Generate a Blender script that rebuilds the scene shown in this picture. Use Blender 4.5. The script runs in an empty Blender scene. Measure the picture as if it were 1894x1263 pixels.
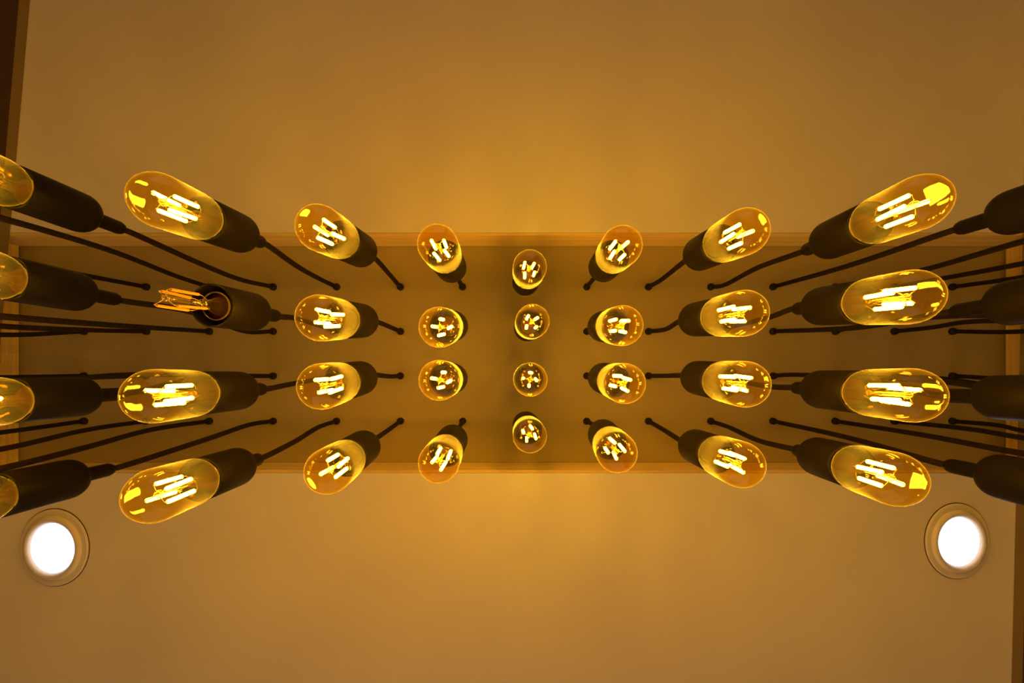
import bpy, math, random
from mathutils import Vector, Matrix

scene = bpy.context.scene
COL = scene.collection
random.seed(7)

# ------------------------------------------------------------------ camera
F = 765.0                    # focal length in pixels of the 1894 px wide frame
VX, VY = 947.0, 690.0        # where straight-up (the zenith) falls in the frame
CAMZ = 1.75                  # lens height above the floor
H = 0.735                    # lens to the recessed panel
HC = 0.675                   # lens to the ceiling
cam = bpy.data.cameras.new('camera')
cam.sensor_width = 36.0
cam.lens = F * 36.0 / 1894.0
cam.shift_y = (VY - 631.5) / 1894.0
cam.clip_start = 0.01
camo = bpy.data.objects.new('camera', cam)
camo.location = (0, 0, CAMZ)
camo.rotation_euler = (math.pi, 0, 0)      # looking straight up
COL.objects.link(camo)
scene.camera = camo

# ------------------------------------------------------------------ world, exposure
w = bpy.data.worlds.new('room_light'); scene.world = w
w.use_nodes = True
bg = w.node_tree.nodes['Background']
bg.inputs['Color'].default_value = (1.0, 0.61, 0.30, 1)
bg.inputs['Strength'].default_value = 0.80
FIL_STRENGTH = 65.0
FIL_COLOR = (1.0, 0.60, 0.075)
DOWN_STRENGTH = 2.6
scene.view_settings.view_transform = 'Standard'
scene.view_settings.look = 'None'
scene.view_settings.exposure = 0.0
scene.view_settings.gamma = 1.0
scene.view_settings.use_curve_mapping = False
scene.cycles.transparent_max_bounces = 24
scene.cycles.sample_clamp_indirect = 4.0
scene.cycles.use_denoising = True
scene.cycles.max_bounces = 6
scene.cycles.diffuse_bounces = 3
scene.cycles.glossy_bounces = 3
scene.cycles.transmission_bounces = 3


def unproject(px, py, depth):
    return Vector(((px - VX) / F * depth, (py - VY) / F * depth, CAMZ + depth))


# ------------------------------------------------------------------ materials
def new_mat(name):
    m = bpy.data.materials.new(name); m.use_nodes = True
    nt = m.node_tree
    for n in list(nt.nodes):
        nt.nodes.remove(n)
    out = nt.nodes.new('ShaderNodeOutputMaterial')
    return m, nt, out


def principled(name, color, rough=0.6, spec=0.4, noise=None, bump=0.0, metallic=0.0, bscale=60):
    m, nt, out = new_mat(name)
    b = nt.nodes.new('ShaderNodeBsdfPrincipled')
    b.inputs['Roughness'].default_value = rough
    b.inputs['Metallic'].default_value = metallic
    b.inputs['Specular IOR Level'].default_value = spec
    nt.links.new(b.outputs[0], out.inputs[0])
    tc = nt.nodes.new('ShaderNodeTexCoord')
    if noise:
        col2, scale = noise
        n = nt.nodes.new('ShaderNodeTexNoise'); n.inputs['Scale'].default_value = scale
        n.inputs['Detail'].default_value = 4
        nt.links.new(tc.outputs['Object'], n.inputs['Vector'])
        r = nt.nodes.new('ShaderNodeValToRGB')
        r.color_ramp.elements[0].position = 0.35; r.color_ramp.elements[1].position = 0.65
        r.color_ramp.elements[0].color = (*color, 1); r.color_ramp.elements[1].color = (*col2, 1)
        nt.links.new(n.outputs['Fac'], r.inputs['Fac'])
        nt.links.new(r.outputs['Color'], b.inputs['Base Color'])
    else:
        b.inputs['Base Color'].default_value = (*color, 1)
    if bump:
        n2 = nt.nodes.new('ShaderNodeTexNoise'); n2.inputs['Scale'].default_value = bscale
        nt.links.new(tc.outputs['Object'], n2.inputs['Vector'])
        bp = nt.nodes.new('ShaderNodeBump'); bp.inputs['Strength'].default_value = bump
        bp.inputs['Distance'].default_value = 0.002
        nt.links.new(n2.outputs['Fac'], bp.inputs['Height'])
        nt.links.new(bp.outputs[0], b.inputs['Normal'])
    return m


def wood_mat(name, c1, c2, axis):
    m, nt, out = new_mat(name)
    b = nt.nodes.new('ShaderNodeBsdfPrincipled'); b.inputs['Roughness'].default_value = 0.55
    nt.links.new(b.outputs[0], out.inputs[0])
    tc = nt.nodes.new('ShaderNodeTexCoord'); mp = nt.nodes.new('ShaderNodeMapping')
    s = [260, 260, 260]; s[axis] = 5
    mp.inputs['Scale'].default_value = s
    nt.links.new(tc.outputs['Object'], mp.inputs['Vector'])
    n = nt.nodes.new('ShaderNodeTexNoise'); n.inputs['Scale'].default_value = 1.0
    n.inputs['Detail'].default_value = 5; n.inputs['Distortion'].default_value = 0.4
    nt.links.new(mp.outputs[0], n.inputs['Vector'])
    r = nt.nodes.new('ShaderNodeValToRGB')
    r.color_ramp.elements[0].position = 0.3; r.color_ramp.elements[1].position = 0.7
    r.color_ramp.elements[0].color = (*c1, 1); r.color_ramp.elements[1].color = (*c2, 1)
    nt.links.new(n.outputs['Fac'], r.inputs['Fac']); nt.links.new(r.outputs['Color'], b.inputs['Base Color'])
    return m


def film_glass(name, tint, film, film_min, film_rim, refl=0.08):
    """thin amber-coated glass: tinted see-through, a sheen, and a little glow scattered in the coating"""
    m, nt, out = new_mat(name)
    N = nt.nodes.new; L = nt.links.new
    lw = N('ShaderNodeLayerWeight'); lw.inputs['Blend'].default_value = 0.5
    tr = N('ShaderNodeBsdfTransparent'); tr.inputs['Color'].default_value = (*tint, 1)
    tl = N('ShaderNodeBsdfTranslucent'); tl.inputs['Color'].default_value = (*film, 1)
    gl = N('ShaderNodeBsdfGlossy'); gl.inputs['Roughness'].default_value = 0.03
    gl.inputs['Color'].default_value = (1, 0.93, 0.8, 1)
    p1 = N('ShaderNodeMath'); p1.operation = 'POWER'; p1.inputs[1].default_value = 7.0
    L(lw.outputs['Facing'], p1.inputs[0])
    m1 = N('ShaderNodeMath'); m1.operation = 'MULTIPLY_ADD'
    m1.inputs[1].default_value = film_rim; m1.inputs[2].default_value = film_min
    L(p1.outputs[0], m1.inputs[0])
    m2 = N('ShaderNodeMath'); m2.operation = 'MULTIPLY_ADD'
    m2.inputs[1].default_value = 0.5; m2.inputs[2].default_value = refl
    L(p1.outputs[0], m2.inputs[0])
    a = N('ShaderNodeMixShader'); L(m1.outputs[0], a.inputs[0]); L(tr.outputs[0], a.inputs[1]); L(tl.outputs[0], a.inputs[2])
    c = N('ShaderNodeMixShader'); L(m2.outputs[0], c.inputs[0]); L(a.outputs[0], c.inputs[1]); L(gl.outputs[0], c.inputs[2])
    L(c.outputs[0], out.inputs[0])
    return m


def emission(name, color, strength):
    m, nt, out = new_mat(name)
    e = nt.nodes.new('ShaderNodeEmission')
    e.inputs[0].default_value = (*color, 1); e.inputs[1].default_value = strength
    nt.links.new(e.outputs[0], out.inputs[0])
    return m


M = {}
M['plaster'] = principled('ceiling_paint', (0.79, 0.72, 0.65), 0.75, 0.25, ((0.83, 0.76, 0.685), 5.0), 0.12, bscale=90)
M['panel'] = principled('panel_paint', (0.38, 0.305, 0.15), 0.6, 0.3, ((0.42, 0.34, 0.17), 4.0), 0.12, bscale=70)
M['wood_x'] = wood_mat('pale_wood_along', (0.66, 0.47, 0.16), (0.86, 0.66, 0.26), 0)
M['wood_y'] = wood_mat('pale_wood_across', (0.66, 0.47, 0.16), (0.86, 0.66, 0.26), 1)
M['brown'] = wood_mat('dark_brown_wood', (0.030, 0.012, 0.004), (0.045, 0.018, 0.007), 1)
M['strip'] = principled('gap_shade_brown', (0.20, 0.145, 0.07), 0.7, 0.2)  # dull brown stands in for the shade above the wall boarding
M['gap'] = principled('painted_gap_shadow', (0.10, 0.06, 0.03), 0.9, 0.1)
M['floor'] = principled('floor_tile', (0.46, 0.38, 0.30), 0.5, 0.4, ((0.50, 0.42, 0.33), 3.0))
M['socket'] = principled('black_bakelite', (0.007, 0.005, 0.004), 0.42, 0.11, ((0.009, 0.0065, 0.005), 40.0))
M['collar'] = principled('dull_metal_collar', (0.16, 0.12, 0.08), 0.45, 0.5)
M['cord'] = principled('black_fabric_cord', (0.018, 0.011, 0.009), 0.85, 0.15, None, 0.5, bscale=900)
M['bushing'] = principled('dark_bushing', (0.020, 0.013, 0.010), 0.7, 0.2)
M['glass'] = film_glass('amber_glass', (1.0, 0.80, 0.21), (1.0, 0.83, 0.24), 0.015, 0.36, 0.042)
M['stem'] = film_glass('stem_glass', (0.98, 0.92, 0.70), (1.0, 0.80, 0.35), 0.035, 0.32, 0.11)
M['rim'] = film_glass('neck_rim_glass', (0.9, 0.8, 0.6), (1.0, 0.85, 0.6), 0.45, 0.3, 0.15)
M['filament'] = emission('glowing_filament', FIL_COLOR, FIL_STRENGTH)
M['dead_filament'] = principled('phosphor_filament', (0.85, 0.38, 0.04), 0.5, 0.4)
M['wire'] = principled('lead_wire', (0.62, 0.42, 0.18), 0.3, 0.6, metallic=0.8)
M['base'] = principled('red_brown_base', (0.050, 0.0030, 0.0010), 0.5, 0.2, ((0.022, 0.0015, 0.0006), 120.0))
M['down_body'] = principled('white_fixture', (0.80, 0.74, 0.66), 0.45, 0.4)
M['diffuser'] = emission('white_diffuser', (1.0, 0.97, 1.0), DOWN_STRENGTH)


# ------------------------------------------------------------------ mesh helpers
def make_mesh(name, verts, faces, mat, smooth=True):
    me = bpy.data.meshes.new(name)
    me.from_pydata([tuple(v) for v in verts], [], faces)
    me.materials.append(mat)
    if smooth:
        me.polygons.foreach_set('use_smooth', [True] * len(me.polygons))
    me.update()
    return me


def link(name, me, parent=None, mw=None):
    o = bpy.data.objects.new(name, me)
    COL.objects.link(o)
    if parent is not None:
        o.parent = parent
    if mw is not None:
        o.matrix_local = mw
    return o


def lathe(name, prof, mat, seg=32, close_ends=True, sx=1.0, sy=1.0, smooth=True):
    """profile of (r, z) spun about z"""
    v, f = [], []
    n = len(prof)
    for (r, z) in prof:
        for k in range(seg):
            a = 2 * math.pi * k / seg
            v.append((r * math.cos(a) * sx, r * math.sin(a) * sy, z))
    for i in range(n - 1):
        for k in range(seg):
            k2 = (k + 1) % seg
            f.append((i * seg + k, i * seg + k2, (i + 1) * seg + k2, (i + 1) * seg + k))
    if close_ends:
        for i in (0, n - 1):
            if prof[i][0] > 1e-6:
                ids = [i * seg + k for k in range(seg)]
                f.append(tuple(ids[::-1] if i == 0 else ids))
    return make_mesh(name, v, f, mat, smooth)


def tube(name, pts, rad, mat, seg=10, me_only=False):
    v, f = [], []
    pts = [Vector(p) for p in pts]
    n = len(pts)
    t0 = (pts[1] - pts[0]).normalized()
    up = Vector((0, 1, 0)) if abs(t0.y) < 0.9 else Vector((1, 0, 0))
    nrm = (up - t0 * up.dot(t0)).normalized()
    for i in range(n):
        t = (pts[min(i + 1, n - 1)] - pts[max(i - 1, 0)]).normalized()
        nrm = (nrm - t * nrm.dot(t)).normalized()
        bn = t.cross(nrm)
        r = rad[i] if isinstance(rad, (list, tuple)) else rad
        for k in range(seg):
            a = 2 * math.pi * k / seg
            v.append(pts[i] + nrm * math.cos(a) * r + bn * math.sin(a) * r)
    for i in range(n - 1):
        for k in range(seg):
            k2 = (k + 1) % seg
            f.append((i * seg + k, i * seg + k2, (i + 1) * seg + k2, (i + 1) * seg + k))
    f.append(tuple(range(seg))[::-1]); f.append(tuple((n - 1) * seg + k for k in range(seg)))
    return make_mesh(name, v, f, mat)


def box_geo(v, f, x0, x1, y0, y1, z0, z1):
    b = len(v)
    v += [(x0, y0, z0), (x1, y0, z0), (x1, y1, z0), (x0, y1, z0), (x0, y0, z1), (x1, y0, z1), (x1, y1, z1), (x0, y1, z1)]
    f += [tuple(b + i for i in q) for q in ((0, 3, 2, 1), (4, 5, 6, 7), (0, 1, 5, 4), (1, 2, 6, 5), (2, 3, 7, 6), (3, 0, 4, 7))]


def box(name, x0, x1, y0, y1, z0, z1, mat):
    v, f = [], []
    box_geo(v, f, x0, x1, y0, y1, z0, z1)
    return link(name, make_mesh(name, v, f, mat, False))


def structure(o, label, cat):
    o['kind'] = 'structure'; o['label'] = label; o['category'] = cat
    return o


# ------------------------------------------------------------------ the setting
ZC, ZP = CAMZ + HC, CAMZ + H
px0 = (38 - VX) / F * H; px1 = (1857 - VX) / F * H        # recess, in metres
py0 = (456 - VY) / F * H; py1 = (855 - VY) / F * H
XR, YB, YR = 1.15, -2.1, 1.35      # a passage, open at both ends

E = 0.0045
v, f = [], []                                             # ceiling slab with the long opening
box_geo(v, f, -XR, XR, YB - 0.1, py0 - E, ZC, ZP)
box_geo(v, f, -XR, XR, py1 + E, YR, ZC, ZP)
box_geo(v, f, -XR, px0 - E, py0 - E, py1 + E, ZC, ZP)
box_geo(v, f, px1 + E, XR, py0 - E, py1 + E, ZC, ZP)
structure(link('ceiling', make_mesh('ceiling', v, f, M['plaster'], False)), 'off white painted ceiling glowing amber around the long recess', 'ceiling')

T = 0.012
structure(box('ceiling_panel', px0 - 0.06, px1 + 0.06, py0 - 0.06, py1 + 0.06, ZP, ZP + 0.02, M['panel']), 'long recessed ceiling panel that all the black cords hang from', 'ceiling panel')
g = 0.0028
structure(box('trim_1', px0, px1, py0 - 0.004, py0, ZC + 0.0005, ZP - g, M['wood_x']), 'pale wood edge board along the upper long side of the recess', 'trim')
structure(box('trim_2', px0, px1, py1, py1 + 0.004, ZC + 0.0005, ZP - g, M['wood_x']), 'pale wood edge board along the lower long side of the recess', 'trim')
structure(box('trim_3', px0 - 0.004, px0, py0, py1, ZC + 0.0005, ZP - g, M['wood_y']), 'pale wood end board closing the left end of the recess', 'trim')
structure(box('trim_4', px1, px1 + 0.004, py0, py1, ZC + 0.0005, ZP - g, M['wood_y']), 'pale wood end board closing the right end of the recess', 'trim')


def slanted_wall(name, pa, pb, side, z0, z1, mat, off=0.0):
    """upright slab whose inner face runs through two ground points"""
    a, b = Vector(pa), Vector(pb)
    d = (b - a).normalized()
    A = a + d * ((YB - a.y) / d.y); B = a + d * ((YR - a.y) / d.y)
    n = Vector((d.y, -d.x)) * side
    if n.x * side < 0:
        n = -n
    A = A + n * off; B = B + n * off
    A2, B2 = A + n * 0.08, B + n * 0.08
    vs = [(p.x, p.y, z) for z in (z0, z1) for p in (A, B, B2, A2)]
    fs = [(0, 1, 2, 3), (4, 7, 6, 5), (0, 4, 5, 1), (1, 5, 6, 2), (2, 6, 7, 3), (3, 7, 4, 0)]
    return link(name, make_mesh(name, vs, fs, mat, False))


ZT = 0.660                                                # dark boarding stops a little short of the ceiling
lw_a = unproject(35, 0, ZT).xy; lw_b = unproject(10, 290, ZT).xy
rw_a = unproject(1900, 900, ZT).xy; rw_b = unproject(1891, 1263, ZT).xy
structure(slanted_wall('wall_left', lw_a, lw_b, -1, 0.0, CAMZ + ZT, M['brown']), 'dark brown wooden wall at the upper left corner', 'wall')
structure(slanted_wall('wall_right', rw_a, rw_b, 1, 0.0, CAMZ + ZT, M['brown']), 'dark brown wooden wall at the right edge', 'wall')
structure(slanted_wall('shade_strip_left', lw_a, lw_b, -1, CAMZ + ZT, ZC - 0.0005, M['strip'], 0.0005), 'narrow brown strip coloured as the shaded gap between left dark wall and ceiling', 'trim')
structure(slanted_wall('shade_strip_right', rw_a, rw_b, 1, CAMZ + ZT, ZC - 0.0005, M['strip'], 0.0005), 'narrow brown strip coloured as the shaded gap between right dark wall and ceiling', 'trim')
structure(box('floor', -XR, XR, YB - 1.5, YR + 1.5, -0.04, 0.0, M['floor']), 'plain floor far below, out of view', 'floor')


# ------------------------------------------------------------------ downlights
def downlight(px, py, sx, sy, label):
    c = unproject(px, py, HC)
    root = bpy.data.objects.new('downlight', None); COL.objects.link(root)
    root.empty_display_size = 0.03
    root.location = c
    root['label'] = label; root['category'] = 'ceiling light'; root['group'] = 'round white downlights in the ceiling'
    link('flange', lathe('flange', [(0.036, -0.0005), (0.036, -0.0030), (0.0575, -0.0030), (0.0595, -0.0020), (0.0595, -0.0003)],
                         M['down_body'], 64, False, sx, sy, False), root)
    link('shadow_gap', lathe('shadow_gap', [(0.0593, -0.0002), (0.0593, -0.0008), (0.0606, -0.0008), (0.0606, -0.0002)], M['gap'], 64, False, sx, sy, False), root)  # dark ring painted in as the shadow line round the flange
    link('lip_ring', lathe('lip_ring', [(0.0388, -0.001), (0.0396, -0.0052), (0.0420, -0.0072), (0.0450, -0.0078), (0.0482, -0.0070), (0.0500, -0.0031)],
                           M['down_body'], 64, False, sx, sy), root)
    link('diffuser', lathe('diffuser', [(0.0386, -0.0034), (0.0201, -0.0040), (0.0, -0.0042)], M['diffuser'], 64, False, sx, sy), root)
    return root


downlight(102, 1012, 0.94, 1.05, 'round white downlight, lit, at the lower left under a black socket')
downlight(1769, 1000, 0.88, 1.03, 'round white downlight, lit, at the lower right near the edge')

# ------------------------------------------------------------------ shared lamp meshes
# local frame of the bulb and socket: z up towards the ceiling, origin at the socket's mouth
R = 0.0225
ZL, ZTIP = -0.020, -0.062           # centres of the upper and lower rounded ends
APEX, GEND = 0.067, 0.103
prof = [(0.0128, 0.006), (0.0132, 0.001)]
for k in range(1, 9):
    a = math.radians(53 * (1 - k / 8))
    prof.append((R * math.cos(a), ZL + R * math.sin(a)))
for k in range(1, 5):
    prof.append((R * (1 + 0.004 * k), ZL + (ZTIP - ZL) * k / 5))
for k in range(0, 15):
    a = math.radians(90 * k / 14)
    prof.append((max(R * 1.02 * math.cos(a), 0.0), ZTIP - R * 1.0 * math.sin(a)))
ME_GLASS = lathe('glass_bulb', prof, M['glass'], 48, False)

sp = [(0.0150, 0.016), (0.0188, 0.014), (0.0195, -0.0065), (0.0202, -0.0078), (0.0209, -0.0078), (0.0215, -0.0065), (0.0216, 0.030), (0.0216, 0.0505)]
for k in range(1, 11):
    a = math.radians(90 * k / 10)
    sp.append((0.0066 + 0.0150 * math.cos(a), 0.0515 + 0.0155 * math.sin(a)))
sp.append((0.0, APEX))
ME_SOCKET = lathe('socket', sp, M['socket'], 40, False)
ME_SLEEVE = lathe('socket_well', [(0.0188, 0.0125), (0.0, 0.0125)], M['socket'], 32, False)
ME_COLLAR = lathe('collar', [(0.0, APEX - 0.001), (0.0088, APEX - 0.001), (0.0088, APEX + 0.0016), (0.0, APEX + 0.0016)], M['collar'], 24, False, smooth=False)
ME_RELIEF = lathe('strain_relief', [(0.0, APEX + 0.0016), (0.0076, APEX + 0.0016), (0.0079, APEX + 0.004), (0.0078, GEND - 0.006), (0.0066, GEND - 0.002), (0.0048, GEND), (0.0, GEND)],
                  M['socket'], 24, False)
ME_BUSH = lathe('bushing', [(0.0, 0.0), (0.0062, 0.0), (0.0062, -0.003), (0.0052, -0.0058), (0.0038, -0.007), (0.0, -0.007)], M['bushing'], 16, False)
ME_BASE = lathe('bulb_base', [(0.0, 0.0035), (0.0126, 0.0035), (0.0130, 0.0120), (0.0, 0.0120)], M['base'], 28, False, smooth=False)
st = [(0.0095, 0.0030), (0.0080, -0.001), (0.0052, -0.007), (0.0048, -0.014), (0.0050, -0.018), (0.0040, -0.021), (0.0021, -0.0235), (0.0019, -0.040),
      (0.0019, -0.055), (0.0030, -0.057), (0.0034, -0.0593), (0.0024, -0.0618), (0.0, -0.0626)]
ME_STEM = lathe('glass_stem', st, M['stem'], 18, False)
RIM = []
for k in range(9):
    a = 2 * math.pi * k / 8
    RIM.append((0.0137 + 0.0007 * math.cos(a), -0.0012 + 0.0009 * math.sin(a)))
ME_RIM = lathe('neck_rim', RIM, M['rim'], 36, False)

ME_FIL, ME_FILD = [], []
STICKS = []
for k in range(4):
    a0 = math.radians(45 + 90 * k)
    dz = 0.0035 if k % 2 else -0.0025
    lo = Vector((0.0092 * math.cos(a0 + 0.08), 0.0092 * math.sin(a0 + 0.08), -0.0595 + dz))
    hi = Vector((0.0088 * math.cos(a0 - 0.08), 0.0088 * math.sin(a0 - 0.08), -0.0265 + dz))
    STICKS.append((lo, hi))
    d = (hi - lo)
    pts = [lo, lo + d * 0.03, lo + d * 0.97, hi]
    ME_FIL.append(tube('filament', pts, [0.0011, 0.0019, 0.0019, 0.0011], M['filament'], 8))
    ME_FILD.append(tube('filament', pts, [0.0011, 0.0013, 0.0013, 0.0009], M['dead_filament'], 8))


def wires():
    vs, fs = [], []
    for k, (lo, hi) in enumerate(STICKS):
        for pts in ([lo, Vector((lo.x * 0.95, lo.y * 0.95, lo.z - 0.003)), Vector((lo.x * 0.25, lo.y * 0.25, -0.0600))],
                    [hi, Vector((hi.x * 0.95, hi.y * 0.95, hi.z + 0.004)), Vector((hi.x * 0.55, hi.y * 0.55, -0.0160))]):
            me = tube('tmp', pts, 0.00042, M['wire'], 5)
            b = len(vs)
            vs += [tuple(p.co) for p in me.vertices]
            fs += [tuple(b + i for i in p.vertices) for p in me.polygons]
            bpy.data.meshes.remove(me)
    return make_mesh('lead_wire', vs, fs, M['wire'])


ME_WIRE = wires()

# ------------------------------------------------------------------ where the lamps hang
ROWY = {1: 531, 2: 613, 3: 695, 4: 778.5}
HOLEX = {-7: 157, -6: 272, -5: 388, -4: 506, -3: 623, -2: 741, -1: 856, 0: 970.5, 1: 1085, 2: 1199, 3: 1314, 4: 1429, 5: 1544, 6: 1653, 7: 1760}
ZTC = {0: 0.556, 1: 0.466, 2: 0.408, 3: 0.350, 4: 0.320, 5: 0.240, 6: 0.220, 7: 0.20}
# far tip of the glass, apex of the socket, points the cord passes (frame pixels)
LAMPS = {
    (-3, 1): ((232, 340), (477, 448), [(546, 490), (582, 511)]),
    (-2, 1): ((552, 392), (692, 482), []),
    (-1, 1): ((790, 419), (839, 502), []),
    (1, 1): ((1176, 425), (1111, 500), []),
    (2, 1): ((1421, 402), (1267, 486), [(1222, 518)]),
    (3, 1): ((1768, 346), (1499, 459), [(1404, 494), (1337, 528)]),
    (-2, 2): ((546, 575), (699, 602), []),
    (-1, 2): ((780, 585), (843, 605), []),
    (1, 2): ((1187, 587), (1108, 606), []),
    (2, 2): ((1423, 567), (1255, 599), [(1231, 609)]),
    (3, 2): ((1755, 536), (1481, 573), [(1425, 586)]),
    (-3, 3): ((218, 737), (480, 720), [(535, 711)]),
    (-2, 3): ((548, 718), (698, 697), [(722, 696)]),
    (-1, 3): ((775, 707), (843, 699), []),
    (1, 3): ((1194, 713), (1108, 698), []),
    (2, 3): ((1427, 713), (1258, 697), [(1228, 695)]),
    (3, 3): ((1757, 735), (1479, 718), [(1425, 715)]),
    (-3, 4): ((222, 938), (473, 851), [(546, 816), (589, 790)]),
    (-2, 4): ((566, 893), (700, 812), [(720, 794)]),
    (-1, 4): ((787, 885), (842, 806), []),
    (1, 4): ((1172, 860), (1110, 798), []),
    (2, 4): ((1415, 877), (1256, 813), [(1226, 794)]),
    (3, 4): ((1724, 905), (1477, 834), [(1404, 815), (1348, 790)]),
}
CENTRES = {(0, 1): ((980, 494), (971, 525)), (0, 2): ((985, 594), (974, 608)), (0, 3): ((981, 702), (974, 696)), (0, 4): ((980, 806), (972, 783)),
           (-3, 2): ((302, 550), (479, 579))}
APEXES = {(-4, 1): (189, 409), (-4, 2): (181, 547), (-4, 3): (189, 731), (-4, 4): (168, 876),
          (4, 1): (1823, 408), (4, 2): (1816, 568), (4, 3): (1798, 733), (4, 4): (1803, 871)}
MIDS = {(-4, 1): [(278, 439), (427, 511)], (-4, 2): [(342, 574), (455, 613)], (-4, 3): [(370, 700)], (-4, 4): [(380, 813), (463, 785)],
        (4, 1): [(1583, 487)], (4, 2): [(1600, 604)], (4, 3): [(1600, 702), (1465, 693)], (4, 4): [(1583, 813)],
        (-3, 2): [(548, 589)],
        (-5, 1): [(0, 403), (200, 462), (330, 512)], (-6, 1): [(0, 480), (150, 508)], (-7, 1): [(0, 508)],
        (-5, 2): [(0, 585), (190, 600)], (-6, 2): [(0, 603), (150, 610)], (-7, 2): [(0, 619)],
        (-5, 3): [(0, 712), (240, 693)], (-6, 3): [(0, 702)], (-7, 3): [(0, 698)],
        (-5, 4): [(0, 867), (160, 827), (278, 795)], (-6, 4): [(0, 831), (160, 795)], (-7, 4): [(0, 800)],
        (5, 1): [(1894, 446), (1700, 501)], (6, 1): [(1894, 487)], (7, 1): [(1894, 512)],
        (5, 2): [(1894, 580), (1729, 586), (1583, 604)], (6, 2): [(1894, 590), (1782, 596), (1727, 605)], (7, 2): [(1894, 613)],
        (5, 3): [(1894, 735), (1780, 710)], (6, 3): [(1894, 722), (1750, 701)], (7, 3): [(1894, 702)],
        (5, 4): [(1894, 839), (1716, 806)], (6, 4): [(1894, 810), (1804, 795)], (7, 4): [(1894, 797), (1849, 787)]}
LEN = APEX - ZTIP


def sphere_centre(ex, ey, z):
    """centre of the round tip, at depth z, whose outline reaches the pixel (ex, ey)"""
    dx, dy = ex - VX, ey - VY
    re = math.hypot(dx, dy)
    th = math.atan(re / F)
    t = th
    for _ in range(20):
        t = th - math.asin(R / (z / math.cos(t)))
    r = F * math.tan(t) / re
    return unproject(VX + dx * r, VY + dy * r, z)


def outward(p, d):
    """the rounded shoulder of a socket shows about d pixels past the middle of its top"""
    dx, dy = p[0] - VX, p[1] - VY
    k = 1 + d / math.hypot(dx, dy)
    return (VX + dx * k, VY + dy * k)


def catmull(pts, n=9):
    P = [pts[0] * 2 - pts[1]] + pts + [pts[-1] * 2 - pts[-2]]
    out = []
    for i in range(1, len(P) - 2):
        p0, p1, p2, p3 = P[i - 1], P[i], P[i + 1], P[i + 2]
        def tj(t, a, b):
            return t + max((b - a).length, 1e-6) ** 0.5
        t0 = 0.0; t1 = tj(t0, p0, p1); t2 = tj(t1, p1, p2); t3 = tj(t2, p2, p3)
        for k in range(n):
            t = t1 + (t2 - t1) * k / n
            A1 = p0 * ((t1 - t) / (t1 - t0)) + p1 * ((t - t0) / (t1 - t0))
            A2 = p1 * ((t2 - t) / (t2 - t1)) + p2 * ((t - t1) / (t2 - t1))
            A3 = p2 * ((t3 - t) / (t3 - t2)) + p3 * ((t - t2) / (t3 - t2))
            B1 = A1 * ((t2 - t) / (t2 - t0)) + A2 * ((t - t0) / (t2 - t0))
            B2 = A2 * ((t3 - t) / (t3 - t1)) + A3 * ((t - t1) / (t3 - t1))
            out.append(B1 * ((t2 - t) / (t2 - t1)) + B2 * ((t - t1) / (t2 - t1)))
    out.append(pts[-1])
    return out


ROWNAME = {1: 'top row', 2: 'second row', 3: 'third row', 4: 'bottom row'}
ORD = {1: 'first', 2: 'second', 3: 'third', 4: 'fourth', 5: 'fifth', 6: 'sixth', 7: 'seventh'}


def label_for(c, r):
    side = 'left' if c < 0 else 'right'
    if c == 0:
        return 'glowing amber bulb on short black pendant, middle column, %s' % ROWNAME[r]
    if (c, r) == (-3, 2):
        return 'unlit black pendant with its glass gone and bare orange filaments showing'
    if abs(c) <= 3:
        return 'glowing amber bulb on black pendant, %s, %s column %s of the middle' % (ROWNAME[r], ORD[abs(c)], side)
    if c == -4:
        return 'black pendant with its amber bulb cut off by the left edge, %s' % ROWNAME[r]
    if c == 4:
        return 'black pendant socket cut off by the right edge, bulb unseen, %s' % ROWNAME[r]
    return 'pendant on long black cord from %s hole %s of the middle, %s' % (ORD[abs(c)], side, ROWNAME[r])


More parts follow.
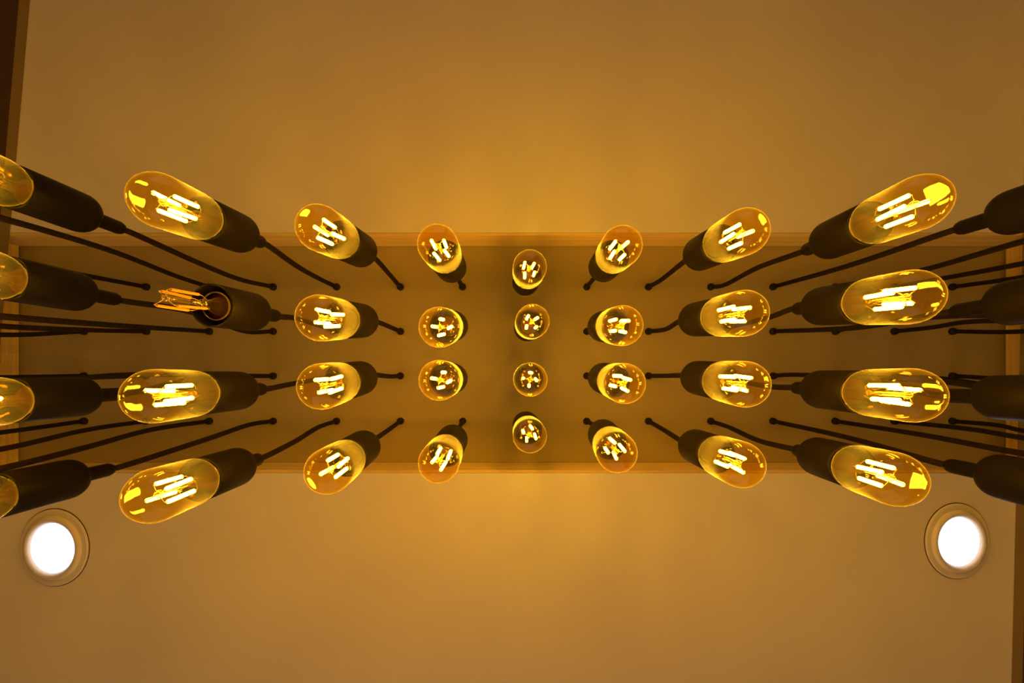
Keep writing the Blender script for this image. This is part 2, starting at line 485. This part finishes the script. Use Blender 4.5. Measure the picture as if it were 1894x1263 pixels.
def build(c, r):
    hole = Vector(((HOLEX[c] - VX) / F * H, (ROWY[r] - VY) / F * H, ZP))
    z = ZTC[abs(c)]
    if abs(c) == 4:
        z = 0.285 if c > 0 else 0.338
    mids = []
    if (c, r) in LAMPS:
        tip_px, apex_px, mids = LAMPS[(c, r)]
        apex_px = outward(apex_px, 25 if abs(c) >= 2 else 4)
        tip = sphere_centre(tip_px[0], tip_px[1], z)
        apex = unproject(apex_px[0], apex_px[1], z + LEN)
    elif (c, r) in CENTRES:
        a, b = CENTRES[(c, r)]
        tip = unproject(a[0], a[1], z); apex = unproject(b[0], b[1], z + LEN)
        mids = MIDS.get((c, r), [])
    elif (c, r) in APEXES:
        a = outward(APEXES[(c, r)], 19)
        apex = unproject(a[0], a[1], z + LEN)
        tip = Vector((apex.x + random.uniform(-.004, .004), apex.y + random.uniform(-.003, .003), CAMZ + z))
        mids = MIDS[(c, r)]
    else:
        sgn = 1 if c > 0 else -1
        mx, my = MIDS[(c, r)][0]
        apex = Vector((hole.x + sgn * 0.004, (my - VY) / (mx - VX) * hole.x, CAMZ + z + LEN))
        tip = Vector((apex.x + random.uniform(-.004, .006) * sgn, apex.y + random.uniform(-.003, .003), CAMZ + z))
        mids = MIDS[(c, r)]
    ax = (apex - tip).normalized()
    mouth = apex - ax * APEX
    broken = (c, r) == (-3, 2)
    rot = ax.to_track_quat('Z', 'Y').to_matrix().to_4x4() @ Matrix.Rotation(random.uniform(0, math.pi / 2), 4, 'Z')
    root = bpy.data.objects.new('pendant_lamp', None); COL.objects.link(root)
    root.empty_display_size = 0.02
    root.location = hole
    root['label'] = label_for(c, r); root['category'] = 'pendant lamp'; root['group'] = 'black pendant lamps hanging in four rows'
    fr = Matrix.Translation(mouth - hole) @ rot
    sk = link('socket', ME_SOCKET, root, fr)
    link('socket_well', ME_SLEEVE, sk)
    link('collar', ME_COLLAR, root, fr)
    link('strain_relief', ME_RELIEF, root, fr)
    if broken:
        bulb = link('glass_stem', ME_STEM, root, fr)
        bulb['label'] = 'bare glass stem left of a broken bulb'
        link('neck_rim', ME_RIM, bulb)
        fils = ME_FILD
    else:
        bulb = link('glass_bulb', ME_GLASS, root, fr)
        bulb['label'] = 'clear amber glass capsule'
        link('glass_stem', ME_STEM, bulb)
        fils = ME_FIL
    for me in fils:
        link('filament', me, bulb)
    link('lead_wire', ME_WIRE, bulb)['kind'] = 'stuff'
    link('bulb_base', ME_BASE, bulb)
    # cord from the strain relief up to its hole
    g0 = apex + ax * (GEND - APEX - 0.003); g1 = apex + ax * (GEND - APEX + 0.010)
    pts = [g0, g1]
    for (mx, my) in mids:
        k = (mx - VX) / (HOLEX[c] - VX)
        zz = H / k
        zmin = g1.z - CAMZ
        if zz < zmin + 0.012:
            continue
        pts.append(unproject(mx, my, min(zz, H - 0.02)))
    zs = [p.z for p in pts]
    for i in range(2, len(pts)):
        if pts[i].z <= pts[i - 1].z + 0.006:
            pts[i].z = pts[i - 1].z + 0.006
    pts.append(hole + Vector((0, 0, -0.001)))
    loc = [p - hole for p in catmull(pts)]
    link('cord', tube('cord', loc, 0.0036, M['cord'], 10), root)
    link('ceiling_bushing', ME_BUSH, root, Matrix.Identity(4))
    return root


for r in (1, 2, 3, 4):
    for c in range(-7, 8):
        build(c, r)
